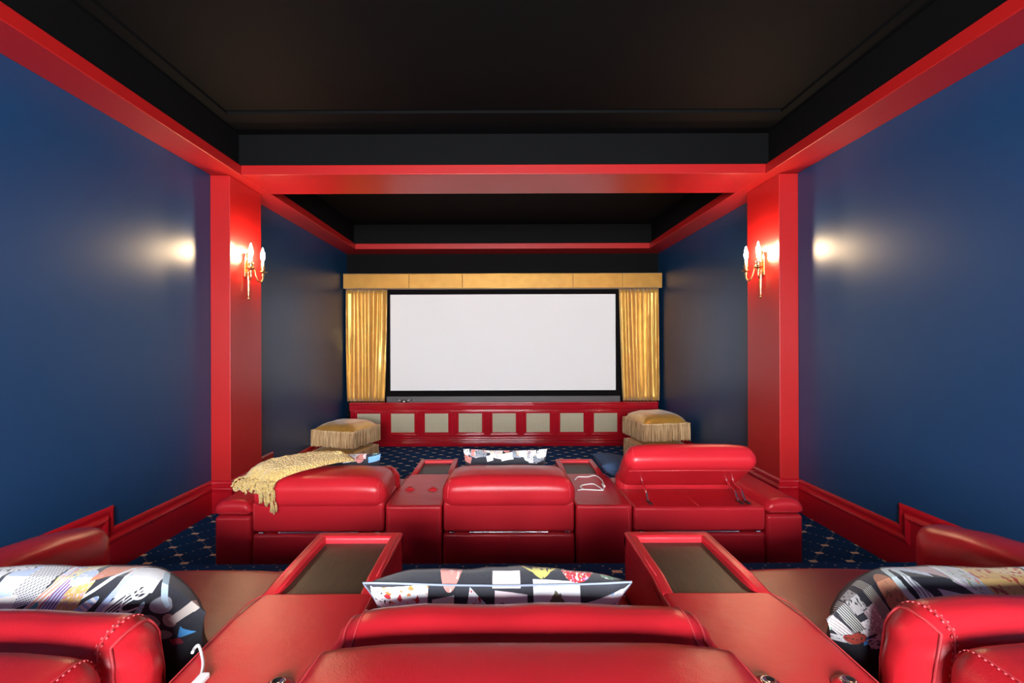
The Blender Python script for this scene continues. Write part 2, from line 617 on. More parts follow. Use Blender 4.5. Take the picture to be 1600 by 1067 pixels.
wrap_board('baseboard_pilaster_left', PLX, XL, 1)
wrap_board('baseboard_pilaster_right', PRX, XR, -1)

# ---------------------------------------------------------------- screen, valance, curtains
scr = empty('projection_screen', (0, YK(1.878), Z(0)), 'wide white projection screen in a black frame between gold curtains', 'screen')
def sbox(m, x0, x1, y0, y1, a0, a1):   # a = units above the eye
    return m.box(x0 * S, x1 * S, y0 * S, y1 * S, a0 * S, a1 * S)
ox0, ox1, oz0, oz1 = -334, 346, -152.5, 162
ix0, ix1, iz0, iz1 = -324.5, 335.5, -136.5, 144.5
m = MB()
sbox(m, ox0, ix0, -7, 4, oz0, oz1); sbox(m, ix1, ox1, -7, 4, oz0, oz1)
sbox(m, ix0, ix1, -7, 4, oz0, iz0); sbox(m, ix0, ix1, -7, 4, iz1, oz1)
m.build('frame', 'blackframe', scr, smooth=False)
m = MB(); sbox(m, ix0 - 1, ix1 + 1, -2, 2, iz0 - 1, iz1 + 1)
m.build('screen_fabric', 'screen', scr, smooth=False)

M['greyboard'] = plain('grey_board', (0.085, 0.080, 0.085, 1), 0.5)
struct(ubox('trim_14', 'greyboard', ox0, ox1, 1380, 1398, 153, 168.5))

val = empty('valance', (0, YK(1.82), Z(0)), 'flat gold velvet pelmet box running above the screen and curtains', 'valance')
vx = [-449, -262, -110, 205, 346, 459]
m = MB()
for a, b in zip(vx[:-1], vx[1:]):
    m.add(*rbox(a + .1, b - .1, 0, 36, 158.5, 200, 1.2, 3, 2))
m.build('pelmet_board', 'valance', val)
m = MB().add(*tube([(-448 * S, -.5 * S, 158.6 * S), (458 * S, -.5 * S, 158.6 * S)], .9 * S, 5))
m.add(*tube([(-448 * S, -.2 * S, 199.4 * S), (458 * S, -.2 * S, 199.4 * S)], .8 * S, 5))
m.build('piping', 'velvet', val)

def curtain(label, x0t, x1t, x0b, x1b, seed):
    rnd = random.Random(seed)
    nu, nv = 150, 26
    H0, H1 = -166.0, 157.5
    ph = [rnd.uniform(0, 6.28) for _ in range(6)]
    vs, fs = [], []
    pleats = 10.5
    for j in range(nv + 1):
        v = j / nv                         # 0 bottom .. 1 top
        for i in range(nu + 1):
            u = i / nu
            w = u + .018 * math.sin(9 * u + ph[0] + 1.6 * v) + .010 * math.sin(23 * u + ph[1] - 2 * v)
            a = math.sin(2 * PI * pleats * w + .35 * math.sin(3 * v + ph[2]))
            b = math.sin(2 * PI * pleats * 1.9 * w + ph[3] + 1.2 * v)
            amp = 6.6 + 2.2 * math.sin(5 * u * PI + ph[4])
            pin = .75 + .25 * (1 - v)
            y = -(amp * a * pin + 1.3 * b)
            if v < .10:                    # the hem breaks on the cabinet top
                y += 2.2 * math.sin(31 * u + ph[5]) * (1 - v / .1)
            e0 = x0b + (x0t - x0b) * v ** .7
            e1 = x1b + (x1t - x1b) * v ** .7
            x = e0 + (e1 - e0) * u + 1.6 * math.cos(2 * PI * pleats * w) * pin
            z = H0 + (H1 - H0) * v
            vs.append((x * S, y * S, z * S))
    for j in range(nv):
        for i in range(nu):
            a = j * (nu + 1) + i
            fs.append((a, a + 1, a + nu + 2, a + nu + 1))
    o = MB().add(vs, fs).build('curtain', 'velvet')
    o.location = (0, YK(1.856), EYE * S)
    sm = o.modifiers.new('thick', 'SOLIDIFY')
    sm.thickness = .004
    tag(o, label, 'curtain', 'gold curtains beside the screen')
curtain('gold pleated curtain hanging beside the small black ornament on the cabinet', -450, -329, -446, -336, 3)
curtain('gold pleated curtain hanging above the bronze satin cushion with the gathered top', 341, 458, 351, 458, 11)

# ---------------------------------------------------------------- media cabinet
cab = empty('media_cabinet', (0, YK(1.83), 0), 'long low glossy red cabinet with square cloth panels under the screen', 'cabinet')
CX0, CX1 = -436.0, 450.0
CH = 293 - 167.5        # height in units
def cb(name, x0, x1, y0, y1, z0, z1, r=.8, mat='redgloss', par=cab):
    o = MB().add(*rbox(x0, x1, y0, y1, z0, z1, r, 1, 2)).build(name, mat, par)
    return o
cb('body', CX0 + 3, CX1 - 3, 4, 42, 0, CH - 6)
cb('top', CX0, CX1, -1, 42, CH - 6, CH, 2.0)
m = MB()
m.add(*rbox(CX0 + 1, CX1 - 1, 1, 10, CH - 20, CH - 6.2, 1.2, 1, 2))
m.add(*rbox(CX0 + 1, CX1 - 1, -.5, 8, CH - 24, CH - 20, 1.9, 1, 3))
m.build('frieze', 'redgloss', cab)
m = MB()
m.add(*rbox(CX0 + 1, CX1 - 1, -1, 8, 0, 10, 1.2, 1, 2))
m.add(*rbox(CX0 + 1, CX1 - 1, -2.2, 8, 10, 14.5, 2.2, 1, 3))
m.add(*rbox(CX0 + 1, CX1 - 1, .5, 8, 15, 19.5, 2.0, 1, 3))
m.add(*rbox(CX0 + 1, CX1 - 1, 2, 9, 20, 25, .8, 1, 2))
m.build('plinth', 'redgloss', cab)
pitch = 52.9 * 1.83
for i in range(9):
    cx = (557.6 + 18.2 + 52.9 * i - 783) * 1.83
    h = pitch / 2 - 1.5
    x0, x1 = max(cx - h, CX0 + 3), min(cx + h, CX1 - 3)
    z0, z1 = 26.0, CH - 25
    ih = 33.2
    iz0, iz1 = 40.0, 40.0 + 54
    m = MB()
    m.add(*rbox(x0, cx - ih, 0, 6, z0, z1, 1.0, 1, 2)).add(*rbox(cx + ih, x1, 0, 6, z0, z1, 1.0, 1, 2))
    m.add(*rbox(cx - ih - .5, cx + ih + .5, .2, 6, z0, iz0, 1.0, 1, 2)).add(*rbox(cx - ih - .5, cx + ih + .5, .2, 6, iz1, z1, 1.0, 1, 2))
    d = m.build('door', 'redgloss', cab)
    b = MB()
    e = ih + 4.2
    g0, g1 = iz0 - 4.2, iz1 + 4.2
    b.add(*rbox(cx - e - 4, cx + e + 4, -3.4, 1.5, g1, g1 + 4.2, 2.0, 1, 3))
    b.add(*rbox(cx - e - 4, cx + e + 4, -3.4, 1.5, g0 - 4.2, g0, 2.0, 1, 3))
    b.add(*rbox(cx - e - 4.2, cx - e, -3.2, 1.5, g0 - 1, g1 + 1, 2.0, 1, 3))
    b.add(*rbox(cx + e, cx + e + 4.2, -3.2, 1.5, g0 - 1, g1 + 1, 2.0, 1, 3))
    b.build('bead_moulding', 'redgloss', d)
    MB().box((cx - ih) * S, (cx + ih) * S, 2.2 * S, 3.4 * S, iz0 * S, iz1 * S).build('cloth_panel', 'cane', d, smooth=False)['label'] = 'beige woven cloth panel'

# small black winged ornament on the cabinet
orn = empty('ornament', (-279 * S, YK(1.83) + 9 * S, CH * S + .001), 'small black ornament with two pale raised wings on the red cabinet top', 'ornament')
MB().add(*rbox(-10, 10, -4, 5, 0, 6.5, 2, 2, 2)).build('body', 'blackplastic', orn)
for sg in (-1, 1):
    MB().add(*rbox(5, 22, -3, 4, 1.0, 3.0, .9, 3, 2, fn=lambda q, sg=sg: (sg * q[0], q[1], q[2] + max(0, q[0] - 5) * .30))).build('wing', 'blackplastic', orn)
    MB().add(*rbox(9, 17, -4.6, -3.1, 2.4, 4.0, .7, 3, 2, fn=lambda q, sg=sg: (sg * q[0], q[1], q[2] + max(0, q[0] - 5) * .30))).build('wing_edge', 'white', orn)
MB().add(*rbox(-3, 3, -5, -4.1, 1, 4, .4, 1, 2)).build('badge', 'white', orn)

# ---------------------------------------------------------------- wall sconces
def sconce(label, x, sgn):
    o = empty('wall_sconce', (x * S, YK(1.06), EYE * S), label, 'wall lamp', 'brass candle wall lamps', rz=0 if sgn > 0 else PI)
    q = lambda *a: tuple(c * S for c in a)
    cx = 5.0
    prof = [(0, 74), (1.6, 74.6), (2.2, 76.5), (1.6, 78.3), (.9, 79.5), (1.1, 82), (1.6, 84), (1.2, 86), (1.5, 90), (2.6, 108), (3.3, 116), (4.3, 118), (4.6, 120), (3.4, 122), (2.6, 126), (3.0, 131), (4.4, 134), (4.6, 136), (3.0, 138), (1.8, 141), (2.6, 145), (4.0, 149), (3.2, 151), (0, 151.5)]
    MB().add(*lathe([(r * S, z * S) for r, z in prof], 16, (cx * S, 0, 0))).build('stem', 'brass', o)
    m = MB()
    m.add(*rbox(0, 2.2, -5, 5, 112, 138, 1.0, 2, 2))
    m.build('backplate', 'brass', o)
    for s2 in (-1, 1):
        pts = [q(cx, 0, 129), q(cx + 2, s2 * 4, 131), q(cx + 5, s2 * 8, 127), q(cx + 7, s2 * 10, 116), q(cx + 9, s2 * 13, 107.5), q(cx + 12, s2 * 17, 106), q(cx + 14, s2 * 18.6, 111), q(cx + 14, s2 * 19, 122)]
        MB().add(*tube(crsp(pts, 6), 1.5 * S, 8)).build('arm', 'brass', o)
        c = (q(cx + 14, s2 * 19, 0))
        cup = [(.8, 113), (1.4, 115), (3.2, 117), (2.0, 119), (2.4, 121), (7.4, 122.2), (7.6, 123), (3.0, 123.6), (2.7, 126), (3.6, 129.5), (3.9, 131.5), (2.6, 131.6)]
        MB().add(*lathe([(r * S, z * S) for r, z in cup], 16, c)).build('candle_cup', 'brass', o)
        MB().add(*lathe([(2.3 * S, 131.7 * S), (2.3 * S, 141 * S)], 12, c)).build('candle_sleeve', 'candle', o)
        bp = [(1.3, 141.2), (2.6, 144), (3.5, 148.5), (3.2, 153), (2.0, 158), (.9, 162), (.2, 164)]
        MB().add(*lathe([(r * S, z * S) for r, z in bp], 12, c)).build('bulb', 'bulb', o)['label'] = 'glowing candle bulb'
    return o
sconce('brass wall lamp with two lit candle bulbs on the pilaster nearest the gold throw', PLX, 1)
sconce('brass wall lamp with two lit candle bulbs on the pilaster above the raised headrest', PRX, -1)

# ---------------------------------------------------------------- fringed floor cushions
def floor_cushion(label, x, y, z, rz, seed, half=80, fr_h=37, dome=20):
    rnd = random.Random(seed)
    o = empty('floor_cushion', (x * S, y * S, z * S), label, 'floor cushion', 'fringed gold floor cushions', rz)
    n = 26
    vs, fs = [], []
    top = fr_h
    def edge(u, v):
        return max(abs(u), abs(v))
    def hgt(u, v):
        k = max(0.0, (1 - u ** 4) * (1 - v ** 4)) ** .5
        w = noise.noise(Vector((u * 3.1 + seed, v * 3.1, seed * 1.7))) * 2.2
        e = edge(u, v)
        ang = math.atan2(v, u)
        pucker = math.sin(ang * 30 + seed) * 1.6 * max(0, e - .72) / .28 * (1 if e < .99 else 0)
        return k * (dome + w) + pucker * k ** .3
    for sgn in (1, -1):
        for j in range(n + 1):
            for i in range(n + 1):
                u, v = -1 + 2 * i / n, -1 + 2 * j / n
                z0 = top - 2 + hgt(u, v) if sgn > 0 else top - 3 - max(0.0, (1 - u ** 6) * (1 - v ** 6)) ** .5 * (top - 5)
                vs.append((u * half * .97 * S, v * half * .97 * S, z0 * S))
    N = (n + 1) ** 2
    for j in range(n):
        for i in range(n):
            a = j * (n + 1) + i
            fs.append((a, a + 1, a + n + 2, a + n + 1))
            fs.append((N + a, N + a + n + 1, N + a + n + 2, N + a + 1))
    rim = [i for i in range(n + 1)] + [j * (n + 1) + n for j in range(1, n + 1)] + [n * (n + 1) + i for i in range(n - 1, -1, -1)] + [j * (n + 1) for j in range(n - 1, 0, -1)]
    for a, b in zip(rim, rim[1:] + rim[:1]):
        fs.append((a, N + a, N + b, b))
    MB().add(vs, fs).build('cushion', 'satin', o)
    # braid and hanging strands
    c = [(-half, -half), (half, -half), (half, half), (-half, half)]
    pts = []
    for k in range(4):
        a, b = c[k], c[(k + 1) % 4]
        for i in range(12):
            t = i / 12
            pts.append(((a[0] + (b[0] - a[0]) * t) * S, (a[1] + (b[1] - a[1]) * t) * S, (top + 1 + math.sin((k * 12 + i) * 1.3) * .5) * S))
    pts.append(pts[0])
    MB().add(*tube(pts, 2.6 * S, 6)).build('braid', 'fringe', o)
    m = MB()
    per = 150
    for k in range(4):
        a, b = c[k], c[(k + 1) % 4]
        ox, oy = ((0, -1), (1, 0), (0, 1), (-1, 0))[k]
        for layer in range(2):
            for i in range(per // 2):
                t = (i + .5 + .5 * layer) / (per // 2)
                x0 = (a[0] + (b[0] - a[0]) * t) + ox * (1 - layer) * 1.6
                y0 = (a[1] + (b[1] - a[1]) * t) + oy * (1 - layer) * 1.6
                sw = rnd.uniform(-1.2, 1.2)
                out = rnd.uniform(0, 1.8)
                dx, dy = -oy, ox
                ln = top - rnd.uniform(.3, 5.0)
                P = [(x0, y0, top), (x0 + dx * sw * .5 + ox * out, y0 + dy * sw * .5 + oy * out, top - ln * .5), (x0 + dx * sw + ox * out * .6, y0 + dy * sw + oy * out * .6, top - ln)]
                m.add(*tube([tuple(q * S for q in p) for p in P], 1.0 * S, 3, False, [.8, 1.0, 1.1]))
    f = m.build('fringe', 'fringe', o)
    f['kind'] = 'stuff'
    return o
cyL = 1.575 * F
floor_cushion('fringed gold floor cushion under another, half hidden by the gold throw', -382, cyL - 8, 0.5, math.radians(-15), 1, half=57, fr_h=36, dome=15)
floor_cushion('pale gold domed floor cushion lying on a matching one behind the gold throw', -380, cyL - 2, 50, math.radians(-18), 2, half=57, fr_h=37, dome=21)
floor_cushion('lower fringed floor cushion, mostly hidden behind the raised red headrest', 384, 1.59 * F, 0.5, math.radians(7), 3, half=58, fr_h=44, dome=18)
floor_cushion('bronze gold satin floor cushion with gathered top behind the raised red headrest', 382, 1.59 * F, 60.5, math.radians(9), 4, half=58, fr_h=40, dome=26)

# ---------------------------------------------------------------- recliner rows
def seam_tube(parent, pts, r=.35, mat='seam', name='seam'):
    return MB().add(*tube([tuple(c * S for c in p) for p in pts], r * S, 5)).build(name, mat, parent)

def stitches(parent, pts, out=(0, 0, 1), step=2.2, size=.42):
    """a row of thread bumps either side of a seam"""
    m = MB()
    P = [Vector(p) for p in pts]
    acc, last = 0, P[0]
    for a, b in zip(P[:-1], P[1:]):
        d = b - a
        L = d.length
        if L < 1e-6: continue
        t = d / L
        acc_pos = -acc
        while True:
            acc_pos += step
            if acc_pos > L:
                acc = L - (acc_pos - step)
                break
            c = a + t * acc_pos
            for sg in (-1, 1):
                q = c + Vector((sg * .9, 0, 0))
                e1, e2, e3 = t * size * 1.7, Vector((size * .8, 0, 0)), t.cross(Vector((1, 0, 0))).normalized() * size * .8
                vs = [q + e1, q - e1, q + e2, q - e2, q + e3, q - e3]
                m.add([tuple(v * S) for v in vs], [(0, 2, 4), (2, 1, 4), (1, 3, 4), (3, 0, 4), (2, 0, 5), (1, 2, 5), (3, 1, 5), (0, 3, 5)])
    o = m.build('stitching', 'thread', parent)
    o['kind'] = 'stuff'
    return o

def slice_path(x, hw, y0, y1, z0, z1, r, fn, lift=.15, n=6, low=0):
    """a path over the near, top and far faces of a rounded box (half width hw) at constant x"""
    lo, hi = (-hw, y0, z0), (hw, y1, z1)
    raw = []
    def seg(a, b, k):
        for i in range(k):
            t = i / k
            raw.append((x, a[0] + (b[0] - a[0]) * t, a[1] + (b[1] - a[1]) * t))
    zl = max(z0 + r, low)
    seg((y0, zl), (y0, z1 - r), 3)
    seg((y0, z1 - r), (y0, z1), n)
    seg((y0, z1), (y0 + r, z1), n)
    seg((y0 + r, z1), (y1 - r, z1), 8)
    seg((y1 - r, z1), (y1, z1), n)
    seg((y1, z1), (y1, z1 - r), n)
    seg((y1, z1 - r), (y1, zl), 3)
    out = []
    for p in raw:
        inner = [min(max(p[i], lo[i] + r), hi[i] - r) for i in range(3)]
        d = Vector(p) - Vector(inner)
        q = Vector(inner) + d.normalized() * (r + lift)
        out.append(fn(tuple(q)) if fn else tuple(q))
    return out

def recliner(label, cx, yb, floor, w=150.0, arm=0, raised=False, top=112.0, rim=103.0, detail=False, ext=0.0):
    rim_dy = 0.0
    o = empty('recliner', (cx * S, yb * S, Z(floor)), label, 'recliner', 'red leather cinema recliners')
    h = w / 2
    def mb(*a, **k): return MB().add(*rbox(*a, **k))
    # lower shell
    mb(-h + .6, h - .6, 1.5, 62, 0.3, 50.5, 3.5, n=3, fn=lambda q: (q[0], q[1] - .8 * math.sin(min(1, max(0, q[2] / 50)) * PI) * (q[1] < 30), q[2])).build('base', 'leather', o)
    seam_tube(o, [(0, .2, 2), (0, .2, 44), (0, 1.6, 49.5)], .3)
    # upper back shell
    bz = 86.0 if not raised else 80.0
    fb = lambda q: (q[0], q[1] - (1.2 * max(0, 1 - (q[0] / h) ** 2) if q[1] < 33 else 0), q[2])
    mb(-h + 1.2, h - 1.2, 0, 67, 53.2, bz, 3.2, n=5, fn=fb).build('back_panel', 'leather', o)
    for sx in (-h + 4.2, h - 4.2):
        seam_tube(o, [(sx, -.25, 55), (sx, -.25, bz - 4)], .28)
    m = MB()
    for (a, b) in ((-h + 8, -h + 14), (-h + 30, h - 30), (h - 12, h - 6)):
        m.add(*rbox(a, b, 1.0, 6, 51.0, 52.6, .5, 1, 2))
    m.build('back_zip', 'chrome', o)['label'] = 'metal strip showing in the gap of the back'
    # headrest pad
    L0, L1 = -3.0, 68.0
    zt = top
    zb = zt - 34.0 if not raised else 80.5
    if raised: zt = zb + 30
    R = 13.0 if not ext else 10.0
    def fp(q):
        x, y, z = q
        cr = max(0.0, 1 - (x / (h + 2)) ** 4)
        ty = (y - L0) / (L1 - L0)
        wz = min(1, max(0, (z - zb - 9) / 16))
        wz = wz * wz * (3 - 2 * wz)
        if wz:
            z += wz * (3.2 * cr * math.sin(PI * min(1, max(0, ty))) - 4.0 * (abs(x) / h) ** 6 - (3.0 if not ext else 0) * max(0, ty - .5))
        y += (-1.5 * cr if ty < .3 else 0)
        x *= 1 - .05 * max(0, ty - .35) if not detail else 1 - .09 * max(0, ty - .5)
        return (x, y, z)
    def turn(q):
        if not raised: return q
        a = math.radians(37)
        y, z = q[1] - 68, q[2] - zb
        return (q[0], 68 + y * math.cos(a) + z * math.sin(a), zb - y * math.sin(a) + z * math.cos(a))
    fpt = lambda q: turn(fp(q))
    wpad = h + (.8 if not raised else 2.5)
    hr = mb(-wpad, wpad, L0, L1, zb, zt, R, n=8, m=4, fn=fpt).build('headrest', 'leather', o)
    for sx in (-1, 1):
        x = sx * (h - 6.0)
        path = slice_path(x, wpad, L0, L1, zb, zt, R, fpt)
        seam_tube(hr, path, .32)
        if detail:
            stitches(hr, path)
    if raised:
        pts = [fpt((x, y, zb - .25)) for x, y in ((-h + 2, 12), (0, 12), (h - 2, 12))]
        seam_tube(hr, pts, .5)
        for sx, k in ((-52, 1), (52, 1), (60, 1)):
            A = Vector((sx, 18, 80.3))
            B = Vector(fpt((sx, 40, zb + .5)))
            mid = (A + B) / 2 + Vector((0, -4.5, 1))
            MB().add(*tube([tuple(v * S) for v in crsp([A, A + Vector((0, 4, 4)), mid, B + Vector((0, -3, -3)), B], 5)], 1.25 * S, 7)).build('headrest_hinge', 'chrome', o)['label'] = 'chrome curved hinge arm'
            MB().add(*rbox(sx - 2, sx + 2, 8, 22, 80.1, 81.4, .5, 1, 2)).build('hinge_plate', 'darkmetal', o)
        seam_tube(o, [(0, 2, 80.15), (0, 64, 80.15)], .25)
    # inner back cushion, seen beyond the headrest
    c0, c1 = 70.5 + rim_dy, 97.0 + rim_dy
    def fc(q):
        x, y, z = q
        cr = max(0.0, 1 - (x / h) ** 4)
        if z > 80: z += 2.0 * cr + .5 * math.sin(x * .11)
        if y > 84: y += 3.0 * cr
        if z > 80: x *= 1 - .07 * ((z - 80) / 30) ** 2
        if abs(x) > h - 8:
            x -= math.copysign(.9 * max(0, math.sin(z * .45 + y * .3)) , x)
        return (x, y, z)
    bc = mb(-h + .5, h - .5, c0, c1, 40, rim, 12.9, n=7, m=4, fn=fc).build('back_cushion', 'leather', o)
    for sx in (-1, 1):
        x = sx * (h - 9.5)
        path = slice_path(x, h - .5, c0, c1, 40, rim, 12.9, fc, low=60)
        seam_tube(bc, path, .4)
        if detail:
            stitches(bc, path, step=2.6, size=.5)
        seam_tube(bc, slice_path(sx * (h - 3.6), h - .5, c0, c1, 40, rim, 12.9, fc, lift=.3, low=60), .6, 'seam', 'edge_piping')
    # seat and footrest
    def fs_(q):
        x, y, z = q
        if z > 40: z += 2.2 * max(0, 1 - (x / h) ** 2)
        return (x, y, z)
    def ff(q):
        x, y, z = q
        if z > 40: z += 2.2 * max(0, 1 - (x / h) ** 2) - 3.0 * max(0, 1 - abs(y - 101) / 30)
        if y > 200: y -= 9 * (abs(x) / h) ** 5
        return (x, y, z)
    mb(-h + 1, h - 1, 100.5, 226 + ext, 18, 49, 8, n=8, fn=ff).build('seat', 'leather', o)
    mb(-h + 2, h - 2, 205 + ext, 219 + ext, 3, 17.6, 3, n=4).build('footrest', 'leather', o)
    mb(-h + 4, h - 4, 70, 200 + ext, .3, 17.6, 1, n=1, m=2).build('underframe', 'blackplastic', o)
    if arm:
        a0, a1 = (h + .6, h + 41.0)
        fa = (lambda q: (arm * q[0], q[1], q[2]))
        def mbx(*a, **k):
            v, f = rbox(*a, **k)
            if arm < 0: f = [t[::-1] for t in f]
            return MB().add(v, f)
        A = mbx(a0, a1, .5, 214 + ext, .3, 70.5, 4, n=4, fn=fa).build('arm', 'leather', o)
        def fcap(q):
            x, y, z = q
            u = (x - (a0 + a1) / 2) / ((a1 - a0) / 2)
            t = min(1.0, max(0.0, (y - 150 - ext) / 76))
            wz = min(1, max(0, (z - 73) / 9))
            wz = wz * wz * (3 - 2 * wz)
            z += wz * (2.6 * max(0, 1 - u * u) * (1 + t) - (3.5 + 3 * t) * abs(u) ** 4 - 11.0 * t ** 2.2) - (1 - wz) * 24 * t ** 1.5
            x += u * 1.2 * (1 + .6 * t)
            y -= 14 * abs(u) ** 2.6 * t
            return (arm * x, y, z)
        mbx(a0 - .3, a1, -1.2, 231 + ext, 71.0, 86, 7.2, n=9, m=4, fn=fcap).build('arm_pad', 'leather', A)
        seam_tube(A, [(arm * a0, -.9, 75), (arm * (a1 - 6), -1.5, 75), (arm * (a1 + .9), 3, 75), (arm * (a1 + 1.2), 150, 75)], .3)
    return o

def console(label, cx, yb, floor, side, buttons=True):
    o = empty('storage_console', (cx * S, yb * S, Z(floor)), label, 'console', 'armrest consoles between the recliners')
    def fn(q):                      # gently narrower beside the tray
        x, y, z = q
        t = min(1, max(0, (y - 118) / 16))
        t = t * t * (3 - 2 * t)
        x0 = x
        if x * side > 0: x -= side * 5.5 * t
        else: x -= -side * -4.0 * t * 0
        x += side * 3.5 * 0
        return (x, y, z)
    H = 31.4
    m = MB()
    m.add(*rbox(-H, H, 0, 131, .3, 82, 3.0, n=6, fn=fn))
    m.add(*rbox(-H + .3, H - .3, 126, 203, .3, 76, 2.5, n=3, fn=fn))
    m.build('body', 'leather', o)
    for sx in (-1, 1):
        seam_tube(o, [fn((sx * (H - .6), y, 81.55)) for y in (3, 30, 60, 90, 112, 118, 122, 126, 130)], .35)
        seam_tube(o, [(sx * (H - 4), -.2, z) for z in (1, 40, 78)], .28)
    m = MB()
    for sx in (-1, 1):
        xs = sorted((sx * (H - 7.5), sx * H))
        m.add(*rbox(xs[0], xs[1], 127, 203.5, 74, 84.6, 1.6, n=5, fn=lambda q: (lambda g: (g[0], g[1], g[2] - 2.9 * max(0, 1 - (g[1] - 127) / 14) * (g[2] > 79)))(fn(q))))
    fr_ = m
    fr_.add(*rbox(-H, H, 195.5, 204, 74, 84.8, 2.2, n=3, fn=fn))
    fr_.build('tray_rim', 'leather', o)
    for sx in (-1, 1):
        seam_tube(o, [fn((sx * (H - 2.2), y, 84.65)) for y in (142, 165, 202)], .3)
    v, f = rbox(-H + 7.2, H - 7.2, 131.2, 195.8, 76.2, 80.3, .4, n=1, m=2, fn=lambda q: (q[0] - (side * 5.0 if q[0] * side > 0 else 0), q[1], q[2]))
    MB().add(v, f).build('tray', 'tray', o)['label'] = 'dark brown wood tray surface'
    if buttons:
        for bx in ([13] if detail_buttons and side < 0 else [-15.5, 13] if side < 0 else [-13, 17.5]):
            b = MB().add(*lathe([(6.2 * S, 81.9 * S), (5.6 * S, 82.6 * S), (4.2 * S, 83.5 * S), (3.0 * S, 83.9 * S)], 20, (bx * S, 60.5 * S, 0))).build('button_mount', 'leather', o)
            MB().add(*lathe([(3.0 * S, 83.5 * S), (3.0 * S, 84.4 * S), (2.2 * S, 84.8 * S), (1.9 * S, 84.3 * S), (0.1 * S, 84.2 * S)], 18, (bx * S, 60.5 * S, 0))).build('button', 'chrome' if detail_buttons else 'leather', b)
    return o

XC = 8.0
ROW1 = 0.715 * F          # back plane of the row nearer the screen
ROW2 = (0.715 - 0.553) * F
SEATW = 149.0
CXO = 106.6               # console centre offset
SX = 138.3 + 75.2         # side seat centre offset
detail_buttons = False
recliner('red recliner with its headrest folded and a gold throw over it', XC - SX, ROW1, TIER2, w=150, arm=-1)
recliner('red recliner with folded headrest between the button console and the white-cable console', XC, ROW1, TIER2, w=SEATW)
recliner('red recliner with its headrest tilted up on chrome hinges', XC + SX, ROW1, TIER2, w=150, arm=1, raised=True)
console('red leather console with two round buttons beside the gold-throw recliner', XC - CXO, ROW1, TIER2, -1)
console('red leather console with a looped white cable lying on its top', XC + CXO, ROW1, TIER2, 1, buttons=False)
detail_buttons = True
EXT = 25.0                # the rear row's seats stand a little nearer the camera than their consoles
recliner('red recliner in the rear row with a white leaf print pillow against it', XC - SX, ROW2 - EXT, TIER3, w=150, arm=-1, top=111.5, rim=107.5, detail=True, ext=EXT)
recliner('central red recliner in the rear row holding the playing card pillow', XC, ROW2 - EXT, TIER3, w=SEATW + 2, top=114, rim=109.5, ext=EXT)
recliner('red recliner in the rear row holding the pillow with orange print', XC + SX, ROW2 - EXT, TIER3, w=150, arm=1, top=114, rim=112.5, detail=True, ext=EXT)
console('rear row red console with dark tray and a short white cable', XC - CXO, ROW2, TIER3, -1)
console('rear row red console with dark tray and a chrome button, no cable', XC + CXO, ROW2, TIER3, 1)

# ---------------------------------------------------------------- pillows
def pillow(name, label, mat, w, h, t, loc, rot, seed=0, cat='pillow', group=None, piping=None, n=28, droop=(0, 0)):
    """soft pillow standing in its local x-z plane, origin at its base; sizes in units; uv in metres, v = 0 on the top seam"""
    vs, fs, uvs = [], [], []
    for sgn in (-1, 1):
        for j in range(n + 1):
            for i in range(n + 1):
                u, v = -1 + 2 * i / n, -1 + 2 * j / n
                k = max(0.0, (1 - abs(u) ** 3.2) * (1 - abs(v) ** 3.2)) ** .55
                wr = noise.noise(Vector((u * 2.3 + seed, v * 2.3, sgn + seed))) * .16 + noise.noise(Vector((u * 6 + seed, v * 6, sgn))) * .06
                y = sgn * t / 2 * k * (1 + wr)
                x = u * w / 2 * (1 - .06 * (1 - v * v) * abs(u) ** 3)
                z = h / 2 + v * h / 2 * (1 - .08 * (1 - u * u) * abs(v) ** 3 * (1 if v > 0 else .3))
                z += noise.noise(Vector((u * 2.0 + seed * 3, v, 4.2))) * 1.2 * abs(v)
                uu = max(0.0, u * (1 if droop[0] >= 0 else -1) - .6) / .4
                z -= abs(droop[0]) * uu ** 1.6 * max(0, (v + 1) / 2)
                y -= droop[1] * uu ** 2
                vs.append((x * S, y * S, z * S))
                uvs.append((u * w / 2 * S, -sgn * (v - 1) * h / 2 * S))
    N = (n + 1) ** 2
    for j in range(n):
        for i in range(n):
            a = j * (n + 1) + i
            fs.append((a, a + 1, a + n + 2, a + n + 1))
            fs.append((N + a, N + a + n + 1, N + a + n + 2, N + a + 1))
    mb_ = MB().add(vs, fs)
    o = mb_.build(name, mat)
    lay = o.data.uv_layers.new(name='UVMap')
    for lp in o.data.loops:
        lay.data[lp.index].uv = uvs[lp.vertex_index]
    o.location = tuple(c * S for c in loc[:2]) + (loc[2],)
    o.rotation_euler = rot
    tag(o, label, cat, group)
    if piping:
        rim = [j * (n + 1) for j in range(0, n + 1)] + [n * (n + 1) + i for i in range(1, n + 1)] + [j * (n + 1) + n for j in range(n - 1, -1, -1)] + [i for i in range(n - 1, -1, -1)]
        MB().add(*tube([vs[i] for i in rim], .5 * S, 6)).build('piping', piping, o)['label'] = 'pale edge piping'
    return o

Wh = (0.86, 0.86, 0.88, 1)
Cr = (0.80, 0.76, 0.66, 1)
Bk = (0.012, 0.013, 0.020, 1)
Rd = (0.60, 0.02, 0.03, 1)
Or = (0.75, 0.24, 0.05, 1)
Pk = (0.75, 0.28, 0.24, 1)
Gn = (0.10, 0.30, 0.14, 1)
Yl = (0.72, 0.62, 0.14, 1)
Bl = (0.06, 0.26, 0.70, 1)
Br = (0.28, 0.16, 0.08, 1)
Gy = (0.30, 0.33, 0.38, 1)
Pu = (0.22, 0.06, 0.30, 1)

